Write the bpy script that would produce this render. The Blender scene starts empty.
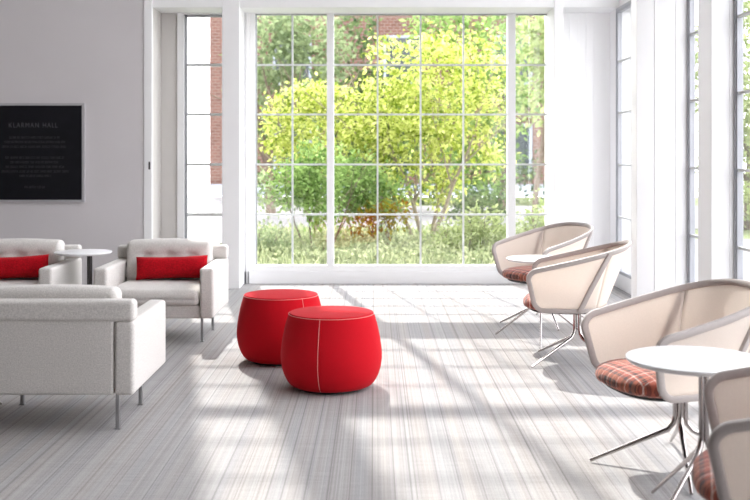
import bpy, bmesh, math, random
from mathutils import Vector, Matrix
S = bpy.context.scene
COL = S.collection
PI = math.pi

# ------------------------------------------------------------------ helpers
def link(o, parent=None):
    COL.objects.link(o)
    if parent: o.parent = parent
    return o

def tag(o, label=None, cat=None, group=None, kind=None):
    if label: o['label'] = label
    if cat: o['category'] = cat
    if group: o['group'] = group
    if kind: o['kind'] = kind
    return o

def empty(name, loc=(0, 0, 0), rz=0.0):
    o = bpy.data.objects.new(name, None)
    o.location = loc; o.rotation_euler = (0, 0, rz); o.empty_display_size = .1
    return link(o)

def obj(name, bm, m, parent=None, smooth=True, sharp=40):
    bmesh.ops.recalc_face_normals(bm, faces=bm.faces)
    me = bpy.data.meshes.new(name)
    for f in bm.faces: f.smooth = smooth
    if smooth:
        for e in bm.edges:
            if len(e.link_faces) == 2 and e.calc_face_angle(0) > math.radians(sharp): e.smooth = False
    bm.to_mesh(me); bm.free()
    me.materials.append(m)
    return link(bpy.data.objects.new(name, me), parent)

def copy_tree(o, parent=None):
    c = o.copy(); COL.objects.link(c)
    if parent: c.parent = parent
    for ch in list(o.children): copy_tree(ch, c)
    return c

def box(bm, x0, x1, y0, y1, z0, z1):
    v = [bm.verts.new(p) for p in ((x0,y0,z0),(x1,y0,z0),(x1,y1,z0),(x0,y1,z0),(x0,y0,z1),(x1,y0,z1),(x1,y1,z1),(x0,y1,z1))]
    for f in ((0,3,2,1),(4,5,6,7),(0,1,5,4),(1,2,6,5),(2,3,7,6),(3,0,4,7)): bm.faces.new([v[i] for i in f])

def rbox(bm, x0, x1, y0, y1, z0, z1, r, seg=4, mid=6, fn=None):
    """rounded box; fn(p, (u,v,w)) may push points further"""
    lo, hi = (x0, y0, z0), (x1, y1, z1)
    ax = []
    for a, b in zip(lo, hi):
        t = [a + r*(1-math.cos(PI/2*i/seg))*0 + r*i/seg for i in range(seg+1)]
        t += [a+r + (b-a-2*r)*i/mid for i in range(1, mid)]
        t += [b-r + r*i/seg for i in range(seg+1)]
        ax.append(t)
    nx, ny, nz = (len(a) for a in ax)
    cache = {}
    def V(i, j, k):
        key = (i, j, k)
        if key not in cache:
            p = Vector((ax[0][i], ax[1][j], ax[2][k]))
            q = Vector(tuple(min(max(p[a], lo[a]+r), hi[a]-r) for a in range(3)))
            d = p - q
            if d.length > 1e-9:
                # equal-angle spread
                dd = Vector(tuple(math.tan(c/r*PI/4)*r if abs(c) < r*.9999 else c for c in d))
                p = q + dd.normalized()*r
            if fn:
                uvw = tuple(2*(p[a]-lo[a])/(hi[a]-lo[a])-1 for a in range(3))
                p = Vector(fn(p, uvw))
            cache[key] = bm.verts.new(p)
        return cache[key]
    for i in range(nx-1):
        for j in range(ny-1):
            bm.faces.new((V(i,j,0), V(i,j+1,0), V(i+1,j+1,0), V(i+1,j,0)))
            bm.faces.new((V(i,j,nz-1), V(i+1,j,nz-1), V(i+1,j+1,nz-1), V(i,j+1,nz-1)))
    for i in range(nx-1):
        for k in range(nz-1):
            bm.faces.new((V(i,0,k), V(i+1,0,k), V(i+1,0,k+1), V(i,0,k+1)))
            bm.faces.new((V(i,ny-1,k), V(i,ny-1,k+1), V(i+1,ny-1,k+1), V(i+1,ny-1,k)))
    for j in range(ny-1):
        for k in range(nz-1):
            bm.faces.new((V(0,j,k), V(0,j,k+1), V(0,j+1,k+1), V(0,j+1,k)))
            bm.faces.new((V(nx-1,j,k), V(nx-1,j+1,k), V(nx-1,j+1,k+1), V(nx-1,j,k+1)))

def lathe(bm, prof, n=48, c=(0, 0), sx=1, sy=1):
    rings = []
    for r, z in prof:
        if r < 1e-6: rings.append([bm.verts.new((c[0], c[1], z))])
        else: rings.append([bm.verts.new((c[0]+r*sx*math.cos(2*PI*i/n), c[1]+r*sy*math.sin(2*PI*i/n), z)) for i in range(n)])
    for a, b in zip(rings, rings[1:]):
        for i in range(n):
            j = (i+1) % n
            if len(a) == 1: bm.faces.new((a[0], b[j], b[i]))
            elif len(b) == 1: bm.faces.new((a[i], a[j], b[0]))
            else: bm.faces.new((a[i], a[j], b[j], b[i]))

def tube(bm, pts, rad, n=8, closed=False):
    """round tube along pts; rad a number or a list"""
    pts = [Vector(p) for p in pts]; m = len(pts)
    rad = rad if isinstance(rad, (list, tuple)) else [rad]*m
    rings = []; prev = None
    for i, p in enumerate(pts):
        a = pts[(i-1) % m] if (closed or i > 0) else p
        b = pts[(i+1) % m] if (closed or i < m-1) else p
        t = (b-a).normalized()
        if prev is None:
            ref = Vector((0, 0, 1)) if abs(t.z) < .9 else Vector((1, 0, 0))
            nrm = t.cross(ref).normalized()
        else:
            nrm = (prev - t*prev.dot(t)).normalized()
        prev = nrm; bi = t.cross(nrm)
        rings.append([bm.verts.new(p + rad[i]*(math.cos(2*PI*k/n)*nrm + math.sin(2*PI*k/n)*bi)) for k in range(n)])
    rng_ = range(m) if closed else range(m-1)
    for i in rng_:
        a, b = rings[i], rings[(i+1) % m]
        for k in range(n):
            bm.faces.new((a[k], a[(k+1) % n], b[(k+1) % n], b[k]))
    if not closed:
        bm.faces.new(rings[0][::-1]); bm.faces.new(rings[-1])

def catmull(P, n):
    P = [Vector(p) for p in P]; out = []
    for i in range(len(P)-1):
        p0 = P[i-1] if i else P[0]*2-P[1]
        p1, p2 = P[i], P[i+1]
        p3 = P[i+2] if i+2 < len(P) else P[-1]*2-P[-2]
        for k in range(n):
            t = k/n
            out.append(.5*((2*p1)+(p2-p0)*t+(2*p0-5*p1+4*p2-p3)*t*t+(3*p1-p0-3*p2+p3)*t**3))
    out.append(P[-1]); return out

# ------------------------------------------------------------------ materials
class NT:
    def __init__(s, name):
        s.m = bpy.data.materials.new(name); s.m.use_nodes = True
        s.t = s.m.node_tree; s.t.nodes.clear()
        s.out = s.t.nodes.new('ShaderNodeOutputMaterial')
    def n(s, typ, **kw):
        nd = s.t.nodes.new(typ)
        for k, v in kw.items():
            if k.startswith('i_'): nd.inputs[k[2:].replace('_', ' ')].default_value = v
            else: setattr(nd, k, v)
        return nd
    def l(s, a, b): s.t.links.new(a, b)
    def math(s, op, a, b=None):
        nd = s.n('ShaderNodeMath', operation=op)
        for i, v in enumerate((a, b)):
            if v is None: continue
            if isinstance(v, (int, float)): nd.inputs[i].default_value = v
            else: s.l(v, nd.inputs[i])
        return nd.outputs[0]
    def ramp(s, fac, stops, interp='LINEAR'):
        nd = s.n('ShaderNodeValToRGB'); cr = nd.color_ramp; cr.interpolation = interp
        while len(cr.elements) < len(stops): cr.elements.new(.5)
        for e, (p, c) in zip(cr.elements, stops):
            e.position = p; e.color = (*c, 1) if len(c) == 3 else c
        s.l(fac, nd.inputs[0]); return nd.outputs[0]
    def mix(s, fac, a, b, mode='MIX'):
        nd = s.n('ShaderNodeMix', data_type='RGBA', blend_type=mode)
        for i, v in ((0, fac), (6, a), (7, b)):
            if isinstance(v, (int, float)): nd.inputs[i].default_value = v
            elif isinstance(v, tuple): nd.inputs[i].default_value = (*v, 1)
            else: s.l(v, nd.inputs[i])
        return nd.outputs[2]

def pbr(name, col, rough=.6, metal=0., noise=None, bump=None, sheen=0., spec=.5):
    """noise=(scale, amount) colour mottling, bump=(scale, strength)"""
    g = NT(name); b = g.n('ShaderNodeBsdfPrincipled')
    b.inputs['Base Color'].default_value = (*col, 1); b.inputs['Roughness'].default_value = rough
    b.inputs['Metallic'].default_value = metal; b.inputs['Specular IOR Level'].default_value = spec
    if sheen: b.inputs['Sheen Weight'].default_value = sheen; b.inputs['Sheen Roughness'].default_value = .4
    tc = g.n('ShaderNodeTexCoord')
    if noise:
        nz = g.n('ShaderNodeTexNoise'); nz.inputs['Scale'].default_value = noise[0]; nz.inputs['Detail'].default_value = 4
        g.l(tc.outputs['Object'], nz.inputs['Vector'])
        k = noise[1]
        g.l(g.ramp(nz.outputs['Fac'], [(.3, tuple(c*(1-k) for c in col)), (.7, tuple(min(1, c*(1+k)) for c in col))]), b.inputs['Base Color'])
    if bump:
        nz = g.n('ShaderNodeTexNoise'); nz.inputs['Scale'].default_value = bump[0]; nz.inputs['Detail'].default_value = 3
        g.l(tc.outputs['Object'], nz.inputs['Vector'])
        bp = g.n('ShaderNodeBump'); bp.inputs['Strength'].default_value = bump[1]; bp.inputs['Distance'].default_value = .004
        g.l(nz.outputs['Fac'], bp.inputs['Height']); g.l(bp.outputs[0], b.inputs['Normal'])
    g.l(b.outputs[0], g.out.inputs[0]); return g.m

def carpet_mat():
    g = NT('carpet'); tc = g.n('ShaderNodeTexCoord'); sp = g.n('ShaderNodeSeparateXYZ'); g.l(tc.outputs['Object'], sp.inputs[0])
    x, y = sp.outputs[0], sp.outputs[1]
    def stripes(sx, sy, off):
        cb = g.n('ShaderNodeCombineXYZ'); g.l(g.math('MULTIPLY', x, sx), cb.inputs[0]); g.l(g.math('MULTIPLY', y, sy), cb.inputs[1]); cb.inputs[2].default_value = off
        nz = g.n('ShaderNodeTexNoise'); nz.inputs['Scale'].default_value = 1; nz.inputs['Detail'].default_value = 1.5
        g.l(cb.outputs[0], nz.inputs['Vector']); return nz.outputs['Fac']
    broad = stripes(7, .02, 3.1); fine = stripes(60, .05, 8.2); hair = stripes(150, .25, 1.7); cross = stripes(9, 130, 5.5); hue = stripes(11, .03, 21.)
    base = g.ramp(broad, [(.25, CARPET[0]), (.5, CARPET[1]), (.75, CARPET[2])])
    base = g.mix(g.ramp(hue, [(.4, (0,0,0)), (.62, (.55,.55,.55))]), base, CARPET[3])
    f = g.ramp(fine, [(.29, (.76,.75,.74)), (.36, (.99,.99,.99)), (.7, (1.03,1.025,1.02))])
    base = g.mix(1., base, f, 'MULTIPLY')
    h = g.ramp(hair, [(.3, (.86,.855,.855)), (.7, (1.09,1.09,1.09))]); base = g.mix(1., base, h, 'MULTIPLY')
    c = g.ramp(cross, [(.3, (.93,.93,.93)), (.7, (1.05,1.05,1.05))]); base = g.mix(1., base, c, 'MULTIPLY')
    # regular dark pin lines of the woven pattern
    fr = g.math('FRACT', g.math('DIVIDE', g.math('ADD', x, g.math('MULTIPLY', broad, .03)), .093))
    pin = g.ramp(fr, [(0, (.72,.71,.71)), (.035, (.72,.71,.71)), (.075, (1,1,1))]); base = g.mix(1., base, pin, 'MULTIPLY')
    sk = g.n('ShaderNodeTexNoise'); sk.inputs['Scale'].default_value = 210; sk.inputs['Detail'].default_value = 2; g.l(tc.outputs['Object'], sk.inputs['Vector'])
    base = g.mix(1., base, g.ramp(sk.outputs['Fac'], [(.3, (.84,.84,.84)), (.7, (1.12,1.12,1.12))]), 'MULTIPLY')
    b = g.n('ShaderNodeBsdfPrincipled'); b.inputs['Roughness'].default_value = .95; b.inputs['Specular IOR Level'].default_value = .15
    g.l(base, b.inputs['Base Color'])
    bp = g.n('ShaderNodeBump'); bp.inputs['Strength'].default_value = .25; bp.inputs['Distance'].default_value = .003
    g.l(hair, bp.inputs['Height']); g.l(bp.outputs[0], b.inputs['Normal'])
    g.l(b.outputs[0], g.out.inputs[0]); return g.m

def plaid_mat():
    g = NT('plaid'); tc = g.n('ShaderNodeTexCoord'); sp = g.n('ShaderNodeSeparateXYZ'); g.l(tc.outputs['Object'], sp.inputs[0])
    R, K, W, G, O = (.40,.095,.06), (.02,.018,.022), (.80,.66,.58), (.11,.07,.07), (.50,.16,.09)
    def band(v, off):
        fr = g.math('FRACT', g.math('ADD', g.math('DIVIDE', v, .135), off))
        return g.ramp(fr, [(0, R), (.16, K), (.27, R), (.33, W), (.37, R), (.50, G), (.60, O), (.72, K), (.76, O), (.80, K), (.85, R), (.93, W), (.955, R)], 'CONSTANT')
    c = g.mix(.5, band(sp.outputs[0], 10.1), band(sp.outputs[1], 10.4))
    nz = g.n('ShaderNodeTexNoise'); nz.inputs['Scale'].default_value = 300; g.l(tc.outputs['Object'], nz.inputs['Vector'])
    c = g.mix(1., c, g.ramp(nz.outputs['Fac'], [(.3, (.8,.8,.8)), (.7, (1.15,1.15,1.15))]), 'MULTIPLY')
    b = g.n('ShaderNodeBsdfPrincipled'); b.inputs['Roughness'].default_value = .9; b.inputs['Sheen Weight'].default_value = .2
    g.l(c, b.inputs['Base Color']); g.l(b.outputs[0], g.out.inputs[0]); return g.m

def glass_mat():
    g = NT('window_glass'); t = g.n('ShaderNodeBsdfTransparent'); t.inputs[0].default_value = (.96,.975,.97,1)
    r = g.n('ShaderNodeBsdfGlossy'); r.inputs['Roughness'].default_value = .02
    f = g.n('ShaderNodeLayerWeight'); f.inputs['Blend'].default_value = .5
    fac = g.math('ADD', g.math('MULTIPLY', g.math('POWER', f.outputs['Facing'], 5), .55), .06)
    mx = g.n('ShaderNodeMixShader'); g.l(fac, mx.inputs[0]); g.l(t.outputs[0], mx.inputs[1]); g.l(r.outputs[0], mx.inputs[2])
    g.l(mx.outputs[0], g.out.inputs[0]); return g.m

def leaf_mat(name, c0, c1, trans=.5, dark=None):
    g = NT(name); gi = g.n('ShaderNodeNewGeometry')
    col = g.ramp(gi.outputs['Random Per Island'], ([(0, dark), (.18, c0), (1, c1)] if dark else [(0, c0), (1, c1)]))
    d = g.n('ShaderNodeBsdfDiffuse'); t = g.n('ShaderNodeBsdfTranslucent'); mx = g.n('ShaderNodeMixShader'); mx.inputs[0].default_value = trans
    g.l(col, d.inputs[0]); g.l(col, t.inputs[0]); g.l(d.outputs[0], mx.inputs[1]); g.l(t.outputs[0], mx.inputs[2])
    g.l(mx.outputs[0], g.out.inputs[0]); return g.m

def sheer_mat(name, col, trans):
    g = NT(name); tc = g.n('ShaderNodeTexCoord'); nz = g.n('ShaderNodeTexNoise'); nz.inputs['Scale'].default_value = 400
    g.l(tc.outputs['Object'], nz.inputs['Vector'])
    c = g.ramp(nz.outputs['Fac'], [(.3, tuple(v*.93 for v in col)), (.7, tuple(min(1, v*1.05) for v in col))])
    d = g.n('ShaderNodeBsdfDiffuse'); t = g.n('ShaderNodeBsdfTranslucent'); mx = g.n('ShaderNodeMixShader'); mx.inputs[0].default_value = trans
    g.l(c, d.inputs[0]); g.l(c, t.inputs[0]); g.l(d.outputs[0], mx.inputs[1]); g.l(t.outputs[0], mx.inputs[2])
    g.l(mx.outputs[0], g.out.inputs[0]); return g.m

def brick_mat():
    g = NT('brick'); tc = g.n('ShaderNodeTexCoord'); mp = g.n('ShaderNodeMapping'); mp.inputs['Rotation'].default_value = (PI/2, 0, 0)
    g.l(tc.outputs['Object'], mp.inputs[0])
    br = g.n('ShaderNodeTexBrick'); br.inputs['Scale'].default_value = 2.2
    br.inputs['Color1'].default_value = (.115,.05,.036,1); br.inputs['Color2'].default_value = (.16,.075,.055,1); br.inputs['Mortar'].default_value = (.22,.19,.17,1)
    g.l(mp.outputs[0], br.inputs[0])
    b = g.n('ShaderNodeBsdfPrincipled'); b.inputs['Roughness'].default_value = .9
    g.l(br.outputs[0], b.inputs['Base Color']); g.l(b.outputs[0], g.out.inputs[0]); return g.m

CARPET = [(.35,.347,.355), (.37,.365,.366), (.385,.377,.37), (.395,.362,.340)]
M = dict(
    carpet=carpet_mat(), plaid=plaid_mat(), glass=glass_mat(), brick=brick_mat(),
    white=pbr('white_paint', (.86,.86,.87), .5, noise=(2, .02)),
    whitelit=pbr('white_paint_lightened', (.95,.95,.955), .4, noise=(2, .01)),  # white paint lightened so the corner looks brightly lit
    wall=pbr('wall_paint', (.62,.592,.605), .85, noise=(1.5, .02), bump=(180, .05)),
    darkwall=pbr('unseen_wall_dark', (.18,.15,.13), .8, noise=(1.5, .05)),  # for unseen walls, coloured dark to cut the fill light
    taupe=pbr('taupe_paint', (.60,.58,.56), .8, noise=(1.5, .02)),
    ceil=pbr('ceiling_paint', (.85,.85,.85), .9, noise=(1, .02)),
    base=pbr('baseboard_paint', (.42,.41,.43), .6, noise=(3, .03)),
    bar=pbr('pale_grey_bar', (.66,.68,.68), .5, noise=(5, .03)),
    metalframe=pbr('frame_grey_metal', (.40,.41,.44), .45, .2, noise=(5, .04)),
    wool=pbr('light_wool', (.625,.598,.572), .95, noise=(150, .16), bump=(300, .6), sheen=.1),
    wooldark=pbr('wool_button', (.55,.53,.51), .95, noise=(240, .1)),
    red=pbr('red_felt', (.49,.004,.012), .9, noise=(250, .06), bump=(500, .15), sheen=.03, spec=.15),
    redknit=pbr('red_knit', (.42,.003,.010), .9, noise=(90, .35), bump=(130, 1.), sheen=.03, spec=.15),
    thread=pbr('pale_thread', (.75,.27,.25), .8, noise=(300, .1)),
    black=pbr('black_base', (.02,.02,.022), .6, noise=(20, .1)),
    chrome=pbr('polished_chrome', (.50,.46,.45), .14, 1., noise=(3, .02)),
    steel=pbr('brushed_steel', (.45,.45,.46), .3, 1., noise=(40, .06)),
    darkpost=pbr('dark_post', (.07,.065,.065), .4, .3, noise=(20, .1)),
    top=pbr('white_laminate', (.84,.84,.85), .35, noise=(2, .01)),
    shellframe=pbr('mushroom_frame', (.43,.385,.37), .55, noise=(60, .04), sheen=.1),
    sheer=sheer_mat('sheer_fabric', (.86,.80,.745), .45),
    slate=pbr('black_slate', (.008,.008,.011), .45, noise=(8, .2), spec=.2),
    letter=pbr('engraved_grey', (.07,.07,.078), .6, noise=(30, .05)),
    letterdim=pbr('engraved_dim_grey', (.038,.038,.042), .6, noise=(30, .05)),
    plaqueframe=pbr('satin_silver', (.42,.41,.43), .5, .1, noise=(20, .05)),
    bark=pbr('bark', (.16,.12,.09), .95, noise=(25, .3), bump=(30, .5)),
    barkpale=pbr('pale_bark', (.30,.25,.20), .95, noise=(25, .25), bump=(30, .5)),
    soil=pbr('soil_and_turf', (.12,.15,.05), 1., noise=(3, .35), bump=(20, .4)),
    concrete=pbr('pale_concrete', (.17,.165,.165), .9, noise=(2, .08)),
    stone=pbr('blue_grey_stone', (.30,.33,.38), .9, noise=(3, .1)),
    darkglass=pbr('dark_window_glass', (.05,.06,.07), .1, noise=(2, .1)),
    lf_lime=leaf_mat('lime_leaf', (.34,.42,.06), (.82,.84,.34), dark=(.10,.17,.03)),
    lf_mid=leaf_mat('mid_green_leaf', (.11,.21,.05), (.40,.54,.20)),
    lf_dark=leaf_mat('deep_green_leaf', (.05,.085,.04), (.17,.24,.10)),
    lf_grey=leaf_mat('soft_green_leaf', (.17,.23,.12), (.42,.50,.28)),
    lf_orange=leaf_mat('rust_and_lime_leaf', (.26,.11,.02), (.27,.30,.04)),
    lf_pale=leaf_mat('pale_green_leaf', (.22,.29,.10), (.50,.56,.28)),
    lf_grass=leaf_mat('grass_blade', (.20,.25,.12), (.50,.53,.32)),
)

# ------------------------------------------------------------------ camera / projection constants
F, H, CX, HY = 1020., 1.4, 375., 154.
cam_d = bpy.data.cameras.new('camera'); cam_d.sensor_width = 36; cam_d.lens = F*36/750; cam_d.shift_y = -(250-HY)/750
cam_d.dof.use_dof = True; cam_d.dof.focus_distance = 6.6; cam_d.dof.aperture_fstop = 3.2
cam_d.clip_end = 500
cam = bpy.data.objects.new('camera', cam_d); cam.location = (0, 0, H); cam.rotation_euler = (PI/2, 0, 0); COL.objects.link(cam)
S.camera = cam

# ------------------------------------------------------------------ the room
def struct(name, m, *boxes, bevel=.004):
    bm = bmesh.new()
    for b in boxes: box(bm, *b)
    o = obj(name, bm, m, smooth=False)
    if bevel:
        md = o.modifiers.new('edge', 'BEVEL'); md.width = bevel; md.segments = 2
    return tag(o, kind='structure')

YB, YF, XR, ZT = 11.07, 10.60, 2.54, 8.2
HB, HT = 2.925, 3.14
def X(px): return (px-CX)*YB/F
def Z(py): return H+(HY-py)*YB/F
struct('floor', M['carpet'], (-8, 2.72, -3, 11.12, -.12, 0), bevel=0)
struct('ceiling', M['ceil'], (-8.2, 2.9, -3, 11.3, ZT, ZT+.2), bevel=0)
struct('wall_left', M['wall'], (-8, -2.40, YF, 11.25, 0, ZT))
struct('wall_side', M['darkwall'], (-8.2, -8, -3, 11.25, -.1, ZT))
struct('wall_recess', M['taupe'], (-2.40, -2.317, YF+.05, 11.25, 0, ZT))
struct('trim_1', M['white'], (-2.40, -2.317, YF-.008, YF+.05, 0, ZT))                # casing at the end of the plaque wall
struct('wall_back', M['taupe'], (-2.317, X(178), 11.05, 11.25, 0, ZT), (X(178), -1.59, 11.02, 11.25, 0, .14))
struct('baseboard_left', M['base'], (-8, -2.40, YF-.012, YF, 0, .055), bevel=.002)
struct('trim_2', M['white'], (-1.59, -1.408, YF, 11.2, 0, ZT))                       # left column
struct('trim_3', M['white'], (1.863, 1.957, YF, 11.2, 0, ZT))                         # right column
struct('trim_4', M['white'], (-2.317, XR+.2, YF+.006, 11.16, HB, HT))                # header
struct('trim_5', M['white'], (-1.408, 1.863, 11.00, 11.2, 0, Z(270.5)))               # panel under the window
struct('trim_6', M['white'], (-1.408, X(250), 11.00, 11.2, 0, ZT), (-1.408+.022, -1.408+.034, 10.985, 11.0, .0, HB))
struct('wall_corner', M['whitelit'], (1.955, 2.72, 11.03, 11.2, 0, ZT), (2.10, 2.20, 11.024, 11.03, 0, HB), (2.28, 2.36, 11.02, 11.03, 0, HB))
struct('wall_right', M['white'], (XR, 2.72, 10.72, 11.2, 0, ZT), (XR, 2.72, -3, 10.72, 0, .16), (XR, 2.72, -3, 10.72, HB, HT), (XR, 2.72, -3, .7, 0, ZT))  # nearest bay, out of view, is closed solid to reduce fill light
def pier(name, x0, y0, y1, grooves=()):
    bm = [(x0, 2.588, y0, y1, 0, ZT)]
    for a, b in grooves: bm.append((a, b, y0-.004, y0, 0, HB))
    struct(name, M['white'], *bm)
pier('trim_7', 2.125, 8.28, 8.46, ((2.27, 2.276), (2.44, 2.54)))
pier('trim_8', 2.375, 7.20, 7.50, ((2.50, 2.54),))
pier('trim_9', 2.375, 4.55, 4.85)
pier('trim_11', 2.375, .7, 1.0)
struct('unseen_wall_rear', M['darkwall'], (-8.2, 2.9, -3.2, -3, -.1, ZT))  # unseen wall added behind the camera to block fill light

def window(name, axis, plane, a0, a1, z0, z1, fw, verts, horis, mull=(), dm=.05, matf='white', mw=.019):
    """a glazed window in a wall: frame, glazing bars, pane.  verts: bars, mull: (centre, width) posts"""
    w = empty(name, (0, 0, 0)); tag(w, kind='structure')
    def bx(bm, a, b, d0, d1, c, d):
        if axis == 'x': box(bm, a, b, plane+d0, plane+d1, c, d)
        else: box(bm, plane+d0, plane+d1, a, b, c, d)
    bm = bmesh.new()
    bx(bm, a0, a0+fw, -dm, dm, z0, z1); bx(bm, a1-fw, a1, -dm, dm, z0, z1)
    bx(bm, a0+fw, a1-fw, -dm, dm, z0, z0+fw); bx(bm, a0+fw, a1-fw, -dm, dm, z1-fw, z1)
    for c, ww in mull:
        bx(bm, c-ww/2, c+ww/2, -dm*1.1, dm*1.1, z0+fw, z1-fw)
    o = obj('frame', bm, M[matf], w, smooth=False)
    md = o.modifiers.new('edge', 'BEVEL'); md.width = .004; md.segments = 2
    bm = bmesh.new()
    for v in verts: bx(bm, v-mw/2, v+mw/2, -.016, .016, z0+fw, z1-fw)
    for h in horis: bx(bm, a0+fw, a1-fw, -.0155, .0155, h-mw/2, h+mw/2)
    obj('muntin', bm, M['bar'], w, smooth=False)
    bm = bmesh.new(); g_ = .026 if name == 'window_1' else .014
    bx(bm, a0+fw-.002, a0+fw+g_, -.02, .02, z0+fw, z1-fw); bx(bm, a1-fw-g_, a1-fw+.002, -.02, .02, z0+fw, z1-fw)
    bx(bm, a0+fw, a1-fw, -.02, .02, z1-fw-g_, z1-fw+.002)
    obj('glazing_bead', bm, M['metalframe'], w, smooth=False)
    bm = bmesh.new(); bx(bm, a0+fw*.9, a1-fw*.9, -.003, .003, z0+fw*.9, z1-fw*.9)
    obj('pane', bm, M['glass'], w, smooth=False)
    return w
hs = [Z(p) for p in (65, 114.5, 164.5, 214.5)]
up = [4.13, 4.76, 5.35, 6.66, 7.28]
vs = [X(p) for p in (292.5, 377.6, 420.6, 463.3)]
ml = [(X(330.5), .075), (X(511), .085)]
window('window_1', 'x', YB, X(178), -1.52, .14, HB+.06, .075, [], hs, dm=.05, mw=.03)
window('window_2', 'x', YB, X(250), X(555), Z(270.5), HB+.055, .062, vs, hs, ml, dm=.055)
window('window_3', 'x', YB, X(178), -1.59, HT, ZT, .06, [], up, [], dm=.05)
o = window('window_4', 'x', YB, X(250), X(555), HT, ZT, .06, vs, up, ml, dm=.05)
bm = bmesh.new(); box(bm, X(250)+.06, 1.75, YB-.05, YB+.05, 5.94, 6.12); box(bm, X(178)+.06, -1.65, YB-.05, YB+.05, 5.94, 6.12)
tag(obj('trim_10', bm, M['white'], smooth=False), kind='structure')
PL = XR+.02
for i, (a, b) in enumerate(((8.46, 10.72), (7.50, 8.28), (4.85, 7.20), (1.0, 4.55))):
    k = max(1, round((b-a)/.55)); vv = [a+(b-a)*j/k for j in range(1, k)]
    window('window_%d' % (5+i), 'y', PL, a, b, .16, HB, .032, vv, hs, matf='metalframe', dm=.03)
    window('window_%d' % (9+i), 'y', PL, a, b, HT, ZT, .032, vv, up, matf='metalframe', dm=.03)

# door latch plate on the casing
bm = bmesh.new(); rbox(bm, -2.352, -2.334, YF-.013, YF-.0075, 1.24, 1.32, .002, 2, 2)
tag(obj('strike_plate', bm, M['darkpost']), 'small dark latch strike plate on the white casing beside the left window', 'strike plate')

# ------------------------------------------------------------------ plaque
k = YF/F
def PX(px): return (px-CX)*k
def PZ(py): return H+(HY-py)*k
pq = empty('wall_plaque', (PX(34), YF, PZ(153)))
tag(pq, 'square black wall plaque with engraved hall name and a thin silver frame', 'plaque')
def loc(a, b, c, d, y0, y1):
    return (PX(a)-PX(34), PX(b)-PX(34), y0, y1, PZ(d)-PZ(153), PZ(c)-PZ(153))
bm = bmesh.new()
for q in ((-17.5, -15, 103.3, 201.8), (82.6, 85.2, 103.3, 201.8)): box(bm, *loc(*q, -.03, 0))
for q in ((-15, 82.6, 103.3, 105.6), (-15, 82.6, 199.8, 201.8)): box(bm, *loc(*q, -.03, 0))
obj('frame', bm, M['plaqueframe'], pq, smooth=False)
bm = bmesh.new(); box(bm, *loc(-15, 82.6, 105.6, 199.8, -.018, 0))
obj('panel', bm, M['slate'], pq, smooth=False)
def text_obj(txt, width, h, cx, cz):
    cu = bpy.data.curves.new('t', 'FONT'); cu.body = txt; cu.size = 1; cu.align_x = 'CENTER'; cu.align_y = 'CENTER'; cu.space_character = 1.25
    to = bpy.data.objects.new('t', cu); COL.objects.link(to)
    bpy.context.view_layer.update()
    me = bpy.data.meshes.new_from_object(to.evaluated_get(bpy.context.evaluated_depsgraph_get()))
    COL.objects.unlink(to); bpy.data.objects.remove(to)
    xs = [v.co.x for v in me.vertices]; ys = [v.co.y for v in me.vertices]
    sx = width/(max(xs)-min(xs)); sy = h/(max(ys)-min(ys)); mx = (max(xs)+min(xs))/2; my = (max(ys)+min(ys))/2
    for v in me.vertices: v.co = ((v.co.x-mx)*sx+cx, -.0195, (v.co.y-my)*sy+cz)
    return me
for word, a, b in (('KLARMAN', 9.6, 39.5), ('HALL', 43.5, 58.2)):
    me = text_obj(word, (b-a)*k, 4.6*k, PX((a+b)/2)-PX(34), PZ(125.2)-PZ(153))
    me.materials.append(M['letter'])
    tt = link(bpy.data.objects.new('title_lettering', me), pq); tt['label'] = 'engraved capital letters ' + word
rg = random.Random(5)
bm = bmesh.new()
for yy, a, b in ((137.5, 10, 60), (142, 5, 65), (146.8, 3, 67.5), (157.6, 6, 64), (162.2, 11, 58), (166.8, 6, 64), (171.4, 2, 68.5), (175.9, 20, 51), (187, 25, 46)):
    x = a
    while x < b:
        for _ in range(rg.randint(3, 9)):                      # tiny illegible engraved characters, word by word
            if x >= b: break
            w = rg.uniform(.45, .8); t = rg.random()
            if t < .5: box(bm, *loc(x, x+.28, yy-1.1, yy+1.1, -.0195, -.018))
            if t > .3: box(bm, *loc(x, x+w, yy+.75, yy+1.1, -.0195, -.018))
            if t < .7: box(bm, *loc(x, x+w, yy-1.1, yy-.75, -.0195, -.018))
            if t > .6: box(bm, *loc(x+w-.28, x+w, yy-1.1, yy+1.1, -.0195, -.018))
            x += w+.35
        x += .9
obj('inscription', bm, M['letterdim'], pq, smooth=False)

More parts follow.
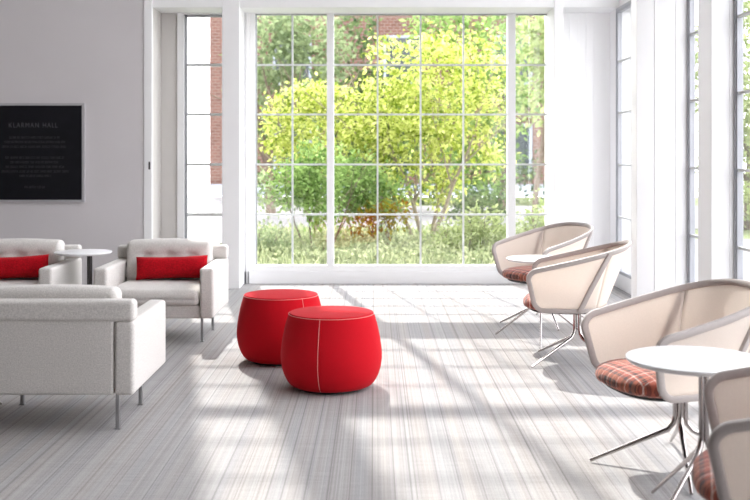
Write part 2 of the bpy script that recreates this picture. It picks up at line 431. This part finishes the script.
# ------------------------------------------------------------------ armchairs
def make_armchair(name):
    t = empty(name)
    bm = bmesh.new(); rbox(bm, -.345, .345, -.385, .30, .193, .29, .012, 3, 6); obj('seat_base', bm, M['wool'], t)
    for s in (-1, 1):
        a, b = (.338, .44) if s > 0 else (-.44, -.338)
        bm = bmesh.new(); rbox(bm, a, b, -.412, .372, .196, .566, .022, 4, 8); obj('arm', bm, M['wool'], t)
    bm = bmesh.new(); rbox(bm, -.338, .338, .275, .366, .196, .60, .018, 3, 8); rbox(bm, -.44, .44, .278, .376, .562, .671, .024, 4, 10)
    obj('back_frame', bm, M['wool'], t)
    def f(p, q):
        x, y, z = p; e = (1-q[0]**4)*(1-q[1]**2)
        return (x, y, z + (.014*e if q[2] > 0 else 0) - (.014*max(0, -q[1])**3 if q[2] > 0 else 0))
    bm = bmesh.new(); rbox(bm, -.332, .332, -.415, .15, .288, .414, .04, 5, 10, f); obj('seat_cushion', bm, M['wool'], t)
    tufts = [(x, .600) for x in (-.18, 0, .18)]
    def f(p, q):
        x, y, z = p
        b = (1-abs(q[0])**4)*(1-abs(q[2])**4)
        if q[1] < 0:
            y -= .026*b
            for tx, tz in tufts:
                d2 = ((x-tx)/.045)**2+((z-tz)/.035)**2; y += .022*math.exp(-d2) + .007*math.exp(-((z-tz)/.02)**2)*math.exp(-((abs(x)-.09)/.16)**2)/3
        else: y += .012*b
        z += .012*(1-q[0]**2) if q[2] > 0 else 0
        y += (z-.42)*.16
        return (x, y, z)
    bm = bmesh.new(); rbox(bm, -.332, .332, .105, .245, .40, .717, .04, 4, 22, f); bc = obj('back_cushion', bm, M['wool'], t)
    for tx, tz in tufts:
        bm = bmesh.new(); lathe(bm, [(0, .006), (.008, .004), (.012, 0), (0, -.004)], 12)
        for v in bm.verts: v.co = Vector((v.co.x+tx, -v.co.z+.137, v.co.y+tz))
        b = obj('button', bm, M['wooldark'], bc)
    for x in (-.33, .33):
        for y in (-.25, .255):
            bm = bmesh.new(); rbox(bm, x-.010, x+.010, y-.010, y+.010, .006, .20, .003, 2, 2); box(bm, x-.014, x+.014, y-.014, y+.014, 0, .007)
            obj('leg', bm, M['steel'], t)
    return t
A1 = make_armchair('armchair'); A1.location = (-1.62, 7.86, 0)
tag(A1, 'light grey armchair with a red lumbar pillow, facing the room beside the left window', 'armchair', 'light grey wool armchairs')
A2 = copy_tree(A1); A2.location = (-2.80, 7.86, 0)
tag(A2, 'light grey armchair below the black plaque, cut off by the left edge', 'armchair')
A3 = copy_tree(A1); A3.location = (-1.64, 5.45, 0); A3.rotation_euler.z = PI
tag(A3, 'light grey armchair seen from behind, nearest of the three armchairs', 'armchair')

def make_pillow(name, L=.555, Hh=.175, T=.14):
    bm = bmesh.new(); nx, nz = 40, 16; g = {}
    for s in (-1, 1):
        for i in range(nx+1):
            for j in range(nz+1):
                u, w = 2*i/nx-1, 2*j/nz-1
                edge = abs(u) == 1 or abs(w) == 1
                if edge and s == 1: g[s, i, j] = g[-1, i, j]; continue
                th = T/2*((1-abs(u)**6)*(1-abs(w)**2.6))**.5
                x = L/2*u*(1-.02*(1-w*w)); z = Hh/2*w*(1-.07*(1-u*u)*1 + .03*u*u)
                th += .003*math.sin(u*9+w*3)*(1-abs(u))*(1-abs(w))
                g[s, i, j] = bm.verts.new((x, s*th, z))
    for s in (-1, 1):
        for i in range(nx):
            for j in range(nz):
                try: bm.faces.new((g[s,i,j], g[s,i+1,j], g[s,i+1,j+1], g[s,i,j+1]))
                except ValueError: pass
    o = obj(name, bm, M['redknit']); 
    return o
P1 = make_pillow('lumbar_pillow'); P1.location = (-1.57, 7.885, .522); P1.rotation_euler = (-.16, -.025, 0)
tag(P1, 'red knitted lumbar pillow in the armchair beside the left window', 'pillow', 'red lumbar pillows')
P2 = copy_tree(P1); P2.location = (-2.80, 7.885, .522); P2.rotation_euler = (-.16, -.045, 0.03)
tag(P2, 'red knitted lumbar pillow in the armchair below the plaque', 'pillow')

# ------------------------------------------------------------------ ottomans
def make_ottoman(name):
    t = empty(name)
    P = [(0, .014), (.20, .014), (.235, .022), (.262, .05), (.285, .10), (.297, .16), (.296, .22), (.286, .29), (.270, .36), (.254, .412), (.247, .424), (.236, .4295), (.15, .435), (.07, .438), (0, .4385)]
    Q = [P[0]] + [(p.x, p.y) for p in catmull([Vector((a, b, 0)) for a, b in P[1:-1]], 4)] + [P[-1]]
    bm = bmesh.new(); lathe(bm, Q, 72); obj('body', bm, M['red'], t, sharp=70)
    bm = bmesh.new(); tube(bm, [(.2515*math.cos(a), .2515*math.sin(a), .4215) for a in (2*PI*i/72 for i in range(72))], .0018, 6, True)
    side = [(p.x, p.y) for p in catmull([Vector((a, b, 0)) for a, b in P[2:11]], 4)]
    for a in (-PI/2-.12, PI/2-.12):
        tube(bm, [(r*math.cos(a)*1.002, r*math.sin(a)*1.002, z) for r, z in side], .0018, 6)
    st = obj('stitching', bm, M['thread'], t); st['label'] = 'pale pink seam stitching'
    bm = bmesh.new(); lathe(bm, [(0, 0), (.19, 0), (.19, .016), (0, .016)], 48); obj('base', bm, M['black'], t)
    return t
O1 = make_ottoman('ottoman'); O1.scale = (1.02, 1.02, 1.055); O1.location = (-.262, 6.13, 0); O1.rotation_euler.z = -.10
tag(O1, 'round red felt ottoman in front, overlapping the other one', 'ottoman', 'round red ottomans')
O2 = copy_tree(O1); O2.scale = (1., 1., 1.055); O2.location = (-.638, 6.92, 0); O2.rotation_euler.z = .80
tag(O2, 'round red felt ottoman behind, partly hidden by the front one', 'ottoman')

# ------------------------------------------------------------------ tub chairs
def bent_leg(ang, r0, z0, zb, r1, rad):
    """a tube straight down beside the stem, then swept out to its foot"""
    c, s = math.cos(ang), math.sin(ang)
    pts = [(r0, z0), (r0, z0*.75+zb*.25), (r0, zb+.045), (r0+.008, zb+.012), (r0+.032, zb-.018)]
    fz = .010
    for i in range(1, 7):
        f = i/6; pts.append((r0+.032+(r1-r0-.032)*f, (zb-.018)+(fz-zb+.018)*f))
    rr = [rad]*5 + [rad*(1-.38*i/6) for i in range(1, 7)]
    bm = bmesh.new(); tube(bm, [(a*c, a*s, z) for a, z in pts], rr, 10)
    return bm

TOPH = [(.315, .335, .632), (.16, .342, .668), (-.02, .336, .712), (-.185, .300, .755), (-.29, .225, .785), (-.335, .11, .803), (-.345, 0, .806)]
BOTH = [(.262, .290, .385), (.13, .290, .385), (-.02, .275, .385), (-.115, .235, .388), (-.16, .165, .392), (-.18, .08, .395), (-.185, 0, .395)]
def full(Hc):
    pts = catmull(Hc, 14)
    L = [0]
    for a, b in zip(pts, pts[1:]): L.append(L[-1]+(b-a).length)
    def at(u):
        s = (1-abs(u))*L[-1]; sg = 1 if u >= 0 else -1
        for i in range(len(pts)-1):
            if L[i+1] >= s or i == len(pts)-2:
                f = (s-L[i])/max(1e-9, L[i+1]-L[i]); p = pts[i].lerp(pts[i+1], min(1, f)); return Vector((p.x, sg*p.y, p.z))
    return at
Tf, Bf = full(TOPH), full(BOTH)
def SP(u, v):
    p = Bf(u).lerp(Tf(u), v); return p
def SN(u, v):
    e = 1e-3; u0, u1 = max(-1, u-e), min(1, u+e)
    du = SP(u1, v)-SP(u0, v); dv = SP(u, min(1, v+e))-SP(u, max(0, v-e))
    return du.cross(dv).normalized()
def SOUT(u, v):
    n = SN(u, v); p = SP(u, v)
    return n if n.x*p.x+n.y*p.y > 0 else -n
CU, CV = .075, .23
def frame_sweep(bm, uv, w, th, closed, n=10, off=0.):
    pts = [SP(*q)+(SOUT(*q)*abs(off)) for q in uv]; m = len(uv); rings = []
    for i in range(m):
        a = pts[(i-1) % m] if closed or i else pts[0]; b = pts[(i+1) % m] if closed or i < m-1 else pts[-1]
        t = (b-a).normalized(); nn = SN(*uv[i]); nn = (nn-t*nn.dot(t)).normalized(); bb = t.cross(nn)
        ww = w(uv[i]) if callable(w) else w
        ring = []
        for k2 in range(n):
            an = 2*PI*k2/n; cx_, sy_ = math.cos(an), math.sin(an)
            cx_ = math.copysign(abs(cx_)**.6, cx_); sy_ = math.copysign(abs(sy_)**.6, sy_)
            ring.append(bm.verts.new(pts[i]+bb*(ww*cx_)+nn*(th*sy_)))
        rings.append(ring)
    for i in (range(m) if closed else range(m-1)):
        a, b = rings[i], rings[(i+1) % m]
        for k2 in range(n): bm.faces.new((a[k2], a[(k2+1) % n], b[(k2+1) % n], b[k2]))
    if not closed: bm.faces.new(rings[0][::-1]); bm.faces.new(rings[-1])
UPOST, UPB = .39, .56
def make_tub(name):
    t = empty(name)
    uv = []
    N = 60
    for i in range(N+1): uv.append((-1+CU+(2-2*CU)*i/N, 1.))
    for i in range(1, 8): a = PI/2*i/8; uv.append((1-CU+CU*math.sin(a), 1-CV*(1-math.cos(a))))
    for i in range(5): uv.append((1., 1-CV-(1-2*CV)*i/4))
    for i in range(1, 8): a = PI/2*i/8; uv.append((1-CU+CU*math.cos(a), CV*(1-math.sin(a))))
    for i in range(N+1): uv.append((1-CU-(2-2*CU)*i/N, 0.))
    for i in range(1, 8): a = PI/2*i/8; uv.append((-1+CU-CU*math.sin(a), CV*(1-math.cos(a))))
    for i in range(5): uv.append((-1., CV+(1-2*CV)*i/4))
    for i in range(1, 8): a = PI/2*i/8; uv.append((-1+CU-CU*math.cos(a), 1-CV*(1-math.sin(a))))
    bm = bmesh.new(); frame_sweep(bm, uv, lambda q: .0165, .0115, True); obj('shell_frame', bm, M['shellframe'], t)
    for s in (-1, 1):
        bm = bmesh.new(); frame_sweep(bm, [(s*(UPB+(UPOST-UPB)*i/14), i/14) for i in range(15)], .017, .011, False, off=s*.0105); obj('post', bm, M['shellframe'], t)
    def panel(name, u0, u1):
        bm = bmesh.new(); nu, nv = 26, 10; g = []
        for i in range(nu+1):
            u = u0+(u1-u0)*i/nu; q = max(0, (abs(u)-(1-CU))/CU); c = CV*(1-math.sqrt(max(0, 1-q*q)))
            row = []
            for j in range(nv+1):
                v = c+(1-2*c)*j/nv
                row.append(bm.verts.new(SP(u, v)))
            g.append(row)
        for i in range(nu):
            for j in range(nv): bm.faces.new((g[i][j], g[i+1][j], g[i+1][j+1], g[i][j+1]))
        bmesh.ops.remove_doubles(bm, verts=bm.verts, dist=1e-5)
        o = obj(name, bm, M['sheer'], t); md = o.modifiers.new('cloth', 'SOLIDIFY'); md.thickness = .006; md.offset = 0
        return o
    panel('side_panel', UPOST, .995); panel('side_panel', -.995, -UPOST); panel('back_panel', -UPOST, UPOST)
    # seat
    def plan(scale, z, n=64, x0=-.175, x1=.36, wy=.28):
        cx_, ax_ = (x0+x1)/2, (x1-x0)/2; out = []
        for i in range(n):
            a = 2*PI*i/n; c, s = math.cos(a), math.sin(a)
            xx = math.copysign(abs(c)**.72, c); yy = math.copysign(abs(s)**.72, s)
            out.append(Vector((cx_+ax_*xx*scale, wy*yy*scale*(1-.10*(1-xx)/2), z)))
        return out
    def solid(rings, name, m):
        bm = bmesh.new(); R = [[bm.verts.new(p) for p in r] for r in rings]; n = len(R[0])
        for a, b in zip(R, R[1:]):
            for i in range(n): bm.faces.new((a[i], a[(i+1) % n], b[(i+1) % n], b[i]))
        bm.faces.new(R[0][::-1]); bm.faces.new(R[-1]); return obj(name, bm, m, t, sharp=60)
    solid([plan(s, z) for s, z in ((.55, .372), (.90, .374), (.975, .385), (1., .402), (.985, .422), (.94, .437), (.84, .451), (.66, .462), (.42, .468), (.18, .470), (.02, .4705))], 'seat_cushion', M['plaid'])
    solid([plan(s, z) for s, z in ((.40, .350), (.78, .352), (.84, .360), (.84, .376), (.5, .377))], 'seat_base', M['black'])
    bm = bmesh.new(); lathe(bm, [(0, .335), (.05, .335), (.05, .352), (0, .352)], 24); obj('swivel_plate', bm, M['steel'], t)
    return t
def add_legs(t, rot):
    for i in range(4):
        obj('leg', bent_leg(rot+i*PI/2, .021,   .345, .185, .395, .0125), M['chrome'], t)
        if i == 0:
            pass
def tub(name, x, y, head, legrot, label):
    """head: world heading of the front; legrot: world angle of one leg"""
    t = make_tub(name) if not PROTO else copy_tree(PROTO[0])
    for ch in list(t.children):
        if ch.name.startswith('leg'): bpy.data.objects.remove(ch)
    if not PROTO: PROTO.append(t)
    t.location = (x, y, 0); t.rotation_euler.z = head
    add_legs(t, legrot-head)
    return tag(t, label, 'chair', 'beige tub chairs with plaid seats')
PROTO = []
dg = math.radians
T3 = tub('tub_chair', 1.365, 4.56, PI+dg(15), math.atan2(.06, -.33), 'beige tub chair with tartan seat in the right foreground, behind the near white table')
T1 = tub('tub_chair', 1.425, 8.45, PI+dg(30), math.atan2(-.02, -.33), 'beige tub chair farthest back, by the big window corner')
T2 = tub('tub_chair', 1.36, 6.86, PI-dg(12), math.atan2(-.20, -.33), 'beige tub chair in the middle, its side panel turned to the camera')
T4 = tub('tub_chair', 1.33, 3.07, PI-dg(17), math.atan2(-.2, -.3), 'beige tub chair cut off at the lower right corner')

# ------------------------------------------------------------------ round tables
def make_table(name, x, y, z, r, rot, label, postmat='chrome', off=(0, 0), lean=0.):
    t = empty(name, (x, y, 0))
    bm = bmesh.new(); lathe(bm, [(0, z-.018), (r*.955, z-.018), (r*.99, z-.010), (r, z-.004), (r*.997, z-.001), (r*.985, z), (0, z)], 72); obj('table_top', bm, M['top'], t, sharp=60)
    bm = bmesh.new(); lathe(bm, [(0, z-.030), (.055, z-.030), (.06, z-.018), (0, z-.018)], 24, off); obj('hub', bm, M['steel'], t)
    for i in range(3):
        bm = bent_leg(rot+i*2*PI/3, .011, z-.03, .30, .40, .0105)
        for v in bm.verts: v.co.x += off[0]; v.co.y += off[1]
        obj('leg', bm, M[postmat], t)
    return tag(t, label, 'table', 'round white side tables')
make_table('side_table', 1.192, 3.80, .64, .252, math.atan2(-.25, -.28), off=(.03, 0), label='round white table in the right foreground on bent chrome legs')
make_table('side_table', 1.24, 7.62, .622, .258, math.atan2(-.7, -.12), 'round white table between the two farther tub chairs')
make_table('side_table', -2.26, 7.90, .645, .218, .75, 'round white table with dark stem between the two rear armchairs', 'darkpost', (.05, 0))
make_table('side_table', -2.47, 5.62, .64, .252, .12, 'chrome-legged table behind the nearest armchair, only a foot tip showing at the left edge')

# ------------------------------------------------------------------ outside
def ext(name, m, *b): return struct(name, m, *b, bevel=0)
ext('ground', M['soil'], (-30, 40, 11.26, 36, -.4, -.12), (2.75, 40, -10, 11.26, -.4, -.12))
ext('path', M['concrete'], (-30, 40, 20.5, 29.5, -.13, -.10))
ext('forecourt', M['concrete'], (-30, -3.2, 29.5, 36, -.13, -.10), (-30, -2.6, 15.5, 20.5, -.13, -.10), (2.75, 12, -10, 18, -.13, -.10))  # right-hand paving is added to bounce light indoors

bl = empty('brick_building', (0, 37, 0)); tag(bl, 'red-brown brick building beyond the trees outside', 'building')
bm = bmesh.new(); box(bm, -6.0, 9, 0, 6, .25, 7.4); obj('wall', bm, M['brick'], bl, smooth=False)
bm = bmesh.new(); box(bm, -6.1, 9.1, -.15, 6, -.12, .3); obj('plinth', bm, M['stone'], bl, smooth=False)
for wx in range(-3, 9, 4):
    for wz in (1.6, 4.8):
        bm = bmesh.new()
        for q in ((wx-.7, wx-.6, wz-.9, wz+.9), (wx+.6, wx+.7, wz-.9, wz+.9), (wx-.6, wx+.6, wz+.8, wz+.9), (wx-.6, wx+.6, wz-.9, wz-.8)): box(bm, q[0], q[1], -.06, 0, q[2], q[3])
        fr = obj('window', bm, M['stone'], bl, smooth=False)
        bm = bmesh.new(); box(bm, wx-.6, wx+.6, -.02, 0, wz-.8, wz+.8); obj('pane', bm, M['darkglass'], fr, smooth=False)

def leaf(bm, p, d, nrm, L, W):
    s = d.cross(nrm)
    if s.length < 1e-4: return
    s.normalize(); up_ = s.cross(d).normalized()
    a = bm.verts.new(p); b = bm.verts.new(p+d*L*.5+s*W*.5+up_*W*.12); c = bm.verts.new(p+d*L); e = bm.verts.new(p+d*L*.5-s*W*.5+up_*W*.12)
    bm.faces.new((a, b, c)); bm.faces.new((a, c, e))

def rand_dir(rg):
    z = rg.uniform(-1, 1); a = rg.uniform(0, 2*PI); r = math.sqrt(1-z*z); return Vector((r*math.cos(a), r*math.sin(a), z))

def foliage(blobs, n, size, rg, clump=9, csize=.22):
    """leaves in clumps inside the ellipsoids blobs=[(centre, radii)]"""
    bm = bmesh.new(); w = [r[0]*r[1]*r[2] for _, r in blobs]
    k = 0
    while k < n:
        c, r = rg.choices(blobs, w)[0]
        d = rand_dir(rg); rad = rg.random()**.38
        q = Vector((c[0]+d.x*r[0]*rad, c[1]+d.y*r[1]*rad, c[2]+d.z*r[2]*rad))
        out = (Vector(d)+Vector((0, 0, .2))+.5*rand_dir(rg)).normalized()
        for _ in range(rg.randint(clump//2, clump)):
            p = q+rand_dir(rg)*csize*rg.random()
            dd = (out+rand_dir(rg)*.9+Vector((0, 0, -.25))).normalized()
            nn = (Vector((0, 0, 1))+rand_dir(rg)*.8).normalized()
            s = size*rg.uniform(.65, 1.25); leaf(bm, p, dd, nn, s, s*.55); k += 1
    return bm

def branch(bm, rg, p, d, L, r, depth, tips=None):
    pts = [p.copy()]; rr = [r]; q = p.copy(); d = d.normalized()
    for i in range(5):
        d = (d+rand_dir(rg)*.10).normalized(); q = q+d*L/5; pts.append(q.copy()); rr.append(r*(1-.11*(i+1)))
    tube(bm, pts, rr, 6)
    if depth:
        for _ in range(3):
            i = rg.randint(2, 5); branch(bm, rg, pts[i], (d+rand_dir(rg)*.75+Vector((0, 0, .25))), L*.62, rr[i]*.65, depth-1)

def tree(name, base, stems, blobs, n, size, mat_, label, cat, seed, bark='bark', group=None, L=1.6, r=.05, depth=2, clump=9, csize=.22):
    rg = random.Random(seed); t = empty(name, base); tag(t, label, cat, group)
    B = Vector(base)
    bm = bmesh.new()
    for (dx, dy, lean) in stems:
        branch(bm, rg, Vector((dx, dy, -.02)), Vector(lean), L, r, depth)
    if stems: obj('trunk' if cat == 'tree' else 'stems', bm, M[bark], t)
    loc_ = [((c[0]-B.x, c[1]-B.y, c[2]-B.z), rr) for c, rr in blobs]
    obj('foliage', foliage(loc_, n, size, rg, clump, csize), M[mat_], t, smooth=False)
    return t
def W(px, py, D): return ((px-CX)*D/F, D, H+(HY-py)*D/F)
GZ = -.12
def R(px, D): return px*D/F
def blobs(D, *q, dz=1.0):
    """q: (px, py, rx_px, ry_px, depth offset) -> real ellipsoids around distance D"""
    out = []
    for px, py, rx, ry, o in q:
        d = D+o; out.append((W(px, py, d), (R(rx, d), min(R(rx, d), 1.6)*dz, R(ry, d))))
    return out
# the bright multi-stemmed tree in the middle
tree('tree', (.78, 16.2, GZ), [(0, 0, (-.12, 0, 1)), (.08, .05, (.25, .1, 1)), (-.08, .05, (-.42, -.1, 1)), (.02, -.05, (.48, -.1, .9))],
     blobs(16.2, (415, 60, 50, 32, 0), (370, 110, 48, 42, .2), (455, 95, 50, 50, -.2), (415, 135, 60, 36, 0), (480, 135, 30, 45, .1), (350, 150, 30, 26, 0), (475, 55, 28, 28, .3), (400, 185, 30, 18, -.1), (450, 185, 28, 16, .2)),
     10500, .092, 'lf_lime', 'bright yellow-green multi-stemmed tree in the middle of the big window', 'tree', 11, 'barkpale', 'trees outside the windows', L=1.9, r=.042, clump=70, csize=.33)
tree('tree', (-.95, 16.8, GZ), [(0, 0, (.05, 0, 1)), (.05, .1, (-.3, 0, 1))],
     blobs(16.8, (300, 130, 34, 42, 0), (275, 125, 16, 30, .2), (322, 110, 26, 30, .1), (310, 95, 20, 16, 0)),
     3400, .092, 'lf_lime', 'smaller yellow-green tree behind the leftmost lite of the big window', 'tree', 12, 'barkpale', L=1.8, r=.04, clump=60, csize=.30)
# shrubs in front
tree('shrub', (-.85, 14.2, GZ), [(.0, 0, (-.1, 0, 1)), (.08, 0, (.18, 0, 1)), (-.08, .05, (-.3, 0, 1)), (.14, .03, (.3, 0, 1))],
     blobs(14.2, (310, 180, 26, 28, 0), (318, 205, 18, 18, -.1), (290, 190, 18, 20, .1), (322, 160, 16, 18, .1)),
     2300, .085, 'lf_mid', 'mid-green shrub with thin bare stems close outside the left lite', 'shrub', 13, 'bark', 'shrubs outside the big window', L=1.0, r=.016, depth=1)
tree('shrub', (-1.55, 13.6, GZ), [(0, 0, (0, 0, 1)), (.05, 0, (.3, 0, 1)), (-.05, 0, (-.3, 0, 1))],
     blobs(13.6, (268, 245, 14, 16, 0), (284, 250, 12, 12, 0), (262, 190, 10, 16, .2)),
     800, .075, 'lf_grey', 'low grey-green shrub at the bottom left of the big window', 'shrub', 14, 'bark', L=.5, r=.012, depth=1)
tree('shrub', (-.1, 15.2, GZ), [(0, 0, (.1, 0, 1)), (.1, 0, (-.2, 0, 1)), (-.1, .1, (-.35, 0, 1)), (.2, 0, (.4, 0, 1))],
     blobs(15.2, (355, 180, 26, 24, 0), (378, 195, 24, 20, .1), (345, 205, 18, 18, -.1)),
     2200, .09, 'lf_mid', 'mid-green bush left of the bright tree trunk', 'shrub', 15, 'bark', L=.9, r=.016, depth=1)
tree('shrub', (.22, 14.8, GZ), [(0, 0, (.1, 0, 1)), (.05, 0, (-.3, 0, 1))],
     blobs(14.8, (392, 215, 18, 12, 0), (368, 222, 16, 10, 0)),
     420, .085, 'lf_orange', 'small rust-tinged bush just left of the tree trunk', 'shrub', 16, 'bark', L=.6, r=.012, depth=1)
tree('shrub', (1.25, 13.9, GZ), [(0, 0, (.1, 0, 1)), (.1, 0, (.4, 0, 1)), (-.1, 0, (-.4, 0, 1))],
     blobs(13.9, (465, 240, 26, 20, 0), (490, 238, 20, 22, .1), (440, 248, 18, 14, 0), (478, 222, 18, 12, 0)),
     1900, .075, 'lf_pale', 'pale green bushy shrub right of the tree trunk', 'shrub', 17, 'bark', L=.55, r=.012, depth=1)
tree('shrub', (2.05, 17.5, GZ), [(0, 0, (.1, 0, 1)), (.1, 0, (-.3, 0, 1))],
     blobs(17.5, (485, 205, 26, 18, 0), (462, 212, 16, 12, 0)),
     1100, .09, 'lf_dark', 'dark green shrub behind the pale shrub on the right', 'shrub', 18, 'bark', L=.7, r=.015, depth=1)
tree('shrub', (2.1, 13.8, GZ), [(0, 0, (.1, 0, 1)), (.1, 0, (-.3, 0, 1))],
     blobs(13.8, (530, 235, 18, 24, 0), (545, 215, 12, 20, 0)),
     900, .075, 'lf_pale', 'pale shrub outside the narrow right lite', 'shrub', 19, 'bark', L=.6, r=.012, depth=1)
# far trees
tree('tree', (-2.6, 25.5, GZ), [(0, 0, (0, 0, 1))], blobs(25.5, (270, 40, 36, 50, 0), (310, 50, 40, 46, .3), (262, 105, 28, 40, 0), (300, 110, 30, 30, .5)),
     3600, .20, 'lf_grey', 'tall soft green tree far back behind the left lite', 'tree', 21, L=3.2, r=.14, csize=.4)
tree('tree', (.2, 27, GZ), [(0, 0, (0, 0, 1))], blobs(27, (355, 30, 30, 26, 0), (345, 95, 40, 40, 0), (385, 110, 40, 45, 0), (375, 165, 45, 30, 0), (330, 165, 40, 26, .4)),
     3600, .20, 'lf_dark', 'deep green tree far back behind the bright tree', 'tree', 22, L=3.0, r=.14, csize=.4)
tree('tree', (3.2, 26, GZ), [(0, 0, (.05, 0, 1))], blobs(26, (440, 25, 34, 26, 0), (490, 40, 40, 40, 0), (500, 110, 40, 50, .2), (440, 120, 36, 45, .3), (470, 170, 50, 26, .2)),
     4200, .20, 'lf_mid', 'mid-green tree far back at the right of the big window', 'tree', 23, L=3.0, r=.14, csize=.4)
tree('tree', (3.35, 21.5, GZ), [(0, 0, (0, 0, 1))], blobs(21.5, (532, 40, 24, 30, 0), (540, 95, 22, 30, 0), (560, 60, 30, 50, .2)),
     1600, .17, 'lf_pale', 'slender pale tree with a dark straight trunk behind the narrow right lite', 'tree', 24, 'bark', L=3.6, r=.07, csize=.35)
tree('hedge', (1.5, 31, GZ), [],
     [((x, 31, .75), (1.1, .6, 1.0)) for x in (-3.1, -1.8, -.4, 1., 2.3, 3.7, 5., 6.4)], 3600, .17, 'lf_dark', 'dark hedge along the far side of the pale path', 'hedge', 25, L=1.0, r=.04, depth=1, csize=.3)
# along the right-hand windows
for i, (x, y, r_, lab) in enumerate(((7.5, 20.5, 1.3, 'pale green tree seen through the right-hand window at the picture edge'),)):
    tree('tree', (x, y, GZ), [(0, 0, (0, 0, 1))], [((x, y, 1.2), (r_*.8, r_*.8, 1.3)), ((x, y, 3.0), (r_, r_, 1.6)), ((x+.4, y, 4.8), (r_*.8, r_*.8, 1.2))], 7000, .15, 'lf_pale', lab, 'tree', 31+i, L=2.4, r=.09, csize=.35)

# low planting below the big window, nobody could count the blades
rg = random.Random(77); bm = bmesh.new()
for _ in range(3800):
    D = rg.uniform(12.0, 19.5); p = Vector((rg.uniform(-1.9, 3.2)*D/14, D, GZ))
    h = rg.uniform(.12, .42)*(1.1 if D < 16 else .8); d = (Vector((0, 0, 1))+rand_dir(rg)*.55).normalized()
    leaf(bm, p, d, rand_dir(rg), h, rg.uniform(.02, .045))
for _ in range(6000):
    D = rg.uniform(12.2, 17); p = Vector((rg.uniform(-1.9, 2.8)*D/14, D, GZ+rg.uniform(.08, .34)))
    leaf(bm, p, rand_dir(rg), rand_dir(rg), .07, .045)
tag(obj('grass', bm, M['lf_grass'], smooth=False), 'loose low grasses and groundcover below the big window', 'grass', kind='stuff')

# ------------------------------------------------------------------ light
SUN, SKY, EXPO = 7.0, 6.2, 0.10
sd = bpy.data.lights.new('sun', 'SUN'); sd.energy = SUN; sd.angle = math.radians(.9); sd.color = (1., .945, .905)
so = bpy.data.objects.new('sun', sd); so.rotation_euler = Vector((.2, -1, -1.09)).to_track_quat('-Z', 'Y').to_euler(); so.location = (-3, 20, 15); COL.objects.link(so)
wd = bpy.data.worlds.new('sky'); S.world = wd; wd.use_nodes = True; nt = wd.node_tree; nt.nodes.clear()
tc = nt.nodes.new('ShaderNodeTexCoord'); sp = nt.nodes.new('ShaderNodeSeparateXYZ'); nt.links.new(tc.outputs['Generated'], sp.inputs[0])
rp = nt.nodes.new('ShaderNodeValToRGB'); nt.links.new(sp.outputs[2], rp.inputs[0])
rp.color_ramp.elements[0].position = 0; rp.color_ramp.elements[0].color = (.985, .955, 1, 1)
rp.color_ramp.elements[1].position = .9; rp.color_ramp.elements[1].color = (.95, .93, 1, 1)
bg = nt.nodes.new('ShaderNodeBackground'); bg.inputs[1].default_value = SKY; nt.links.new(rp.outputs[0], bg.inputs[0])
wo = nt.nodes.new('ShaderNodeOutputWorld'); nt.links.new(bg.outputs[0], wo.inputs[0])

S.view_settings.view_transform = 'Standard'; S.view_settings.look = 'None'; S.view_settings.gamma = 1; S.view_settings.exposure = EXPO
S.view_settings.use_curve_mapping = False
cy = S.cycles
cy.use_denoising = True; cy.max_bounces = 10; cy.diffuse_bounces = 6; cy.transparent_max_bounces = 24; cy.sample_clamp_indirect = 8
cy.caustics_reflective = False; cy.caustics_refractive = False
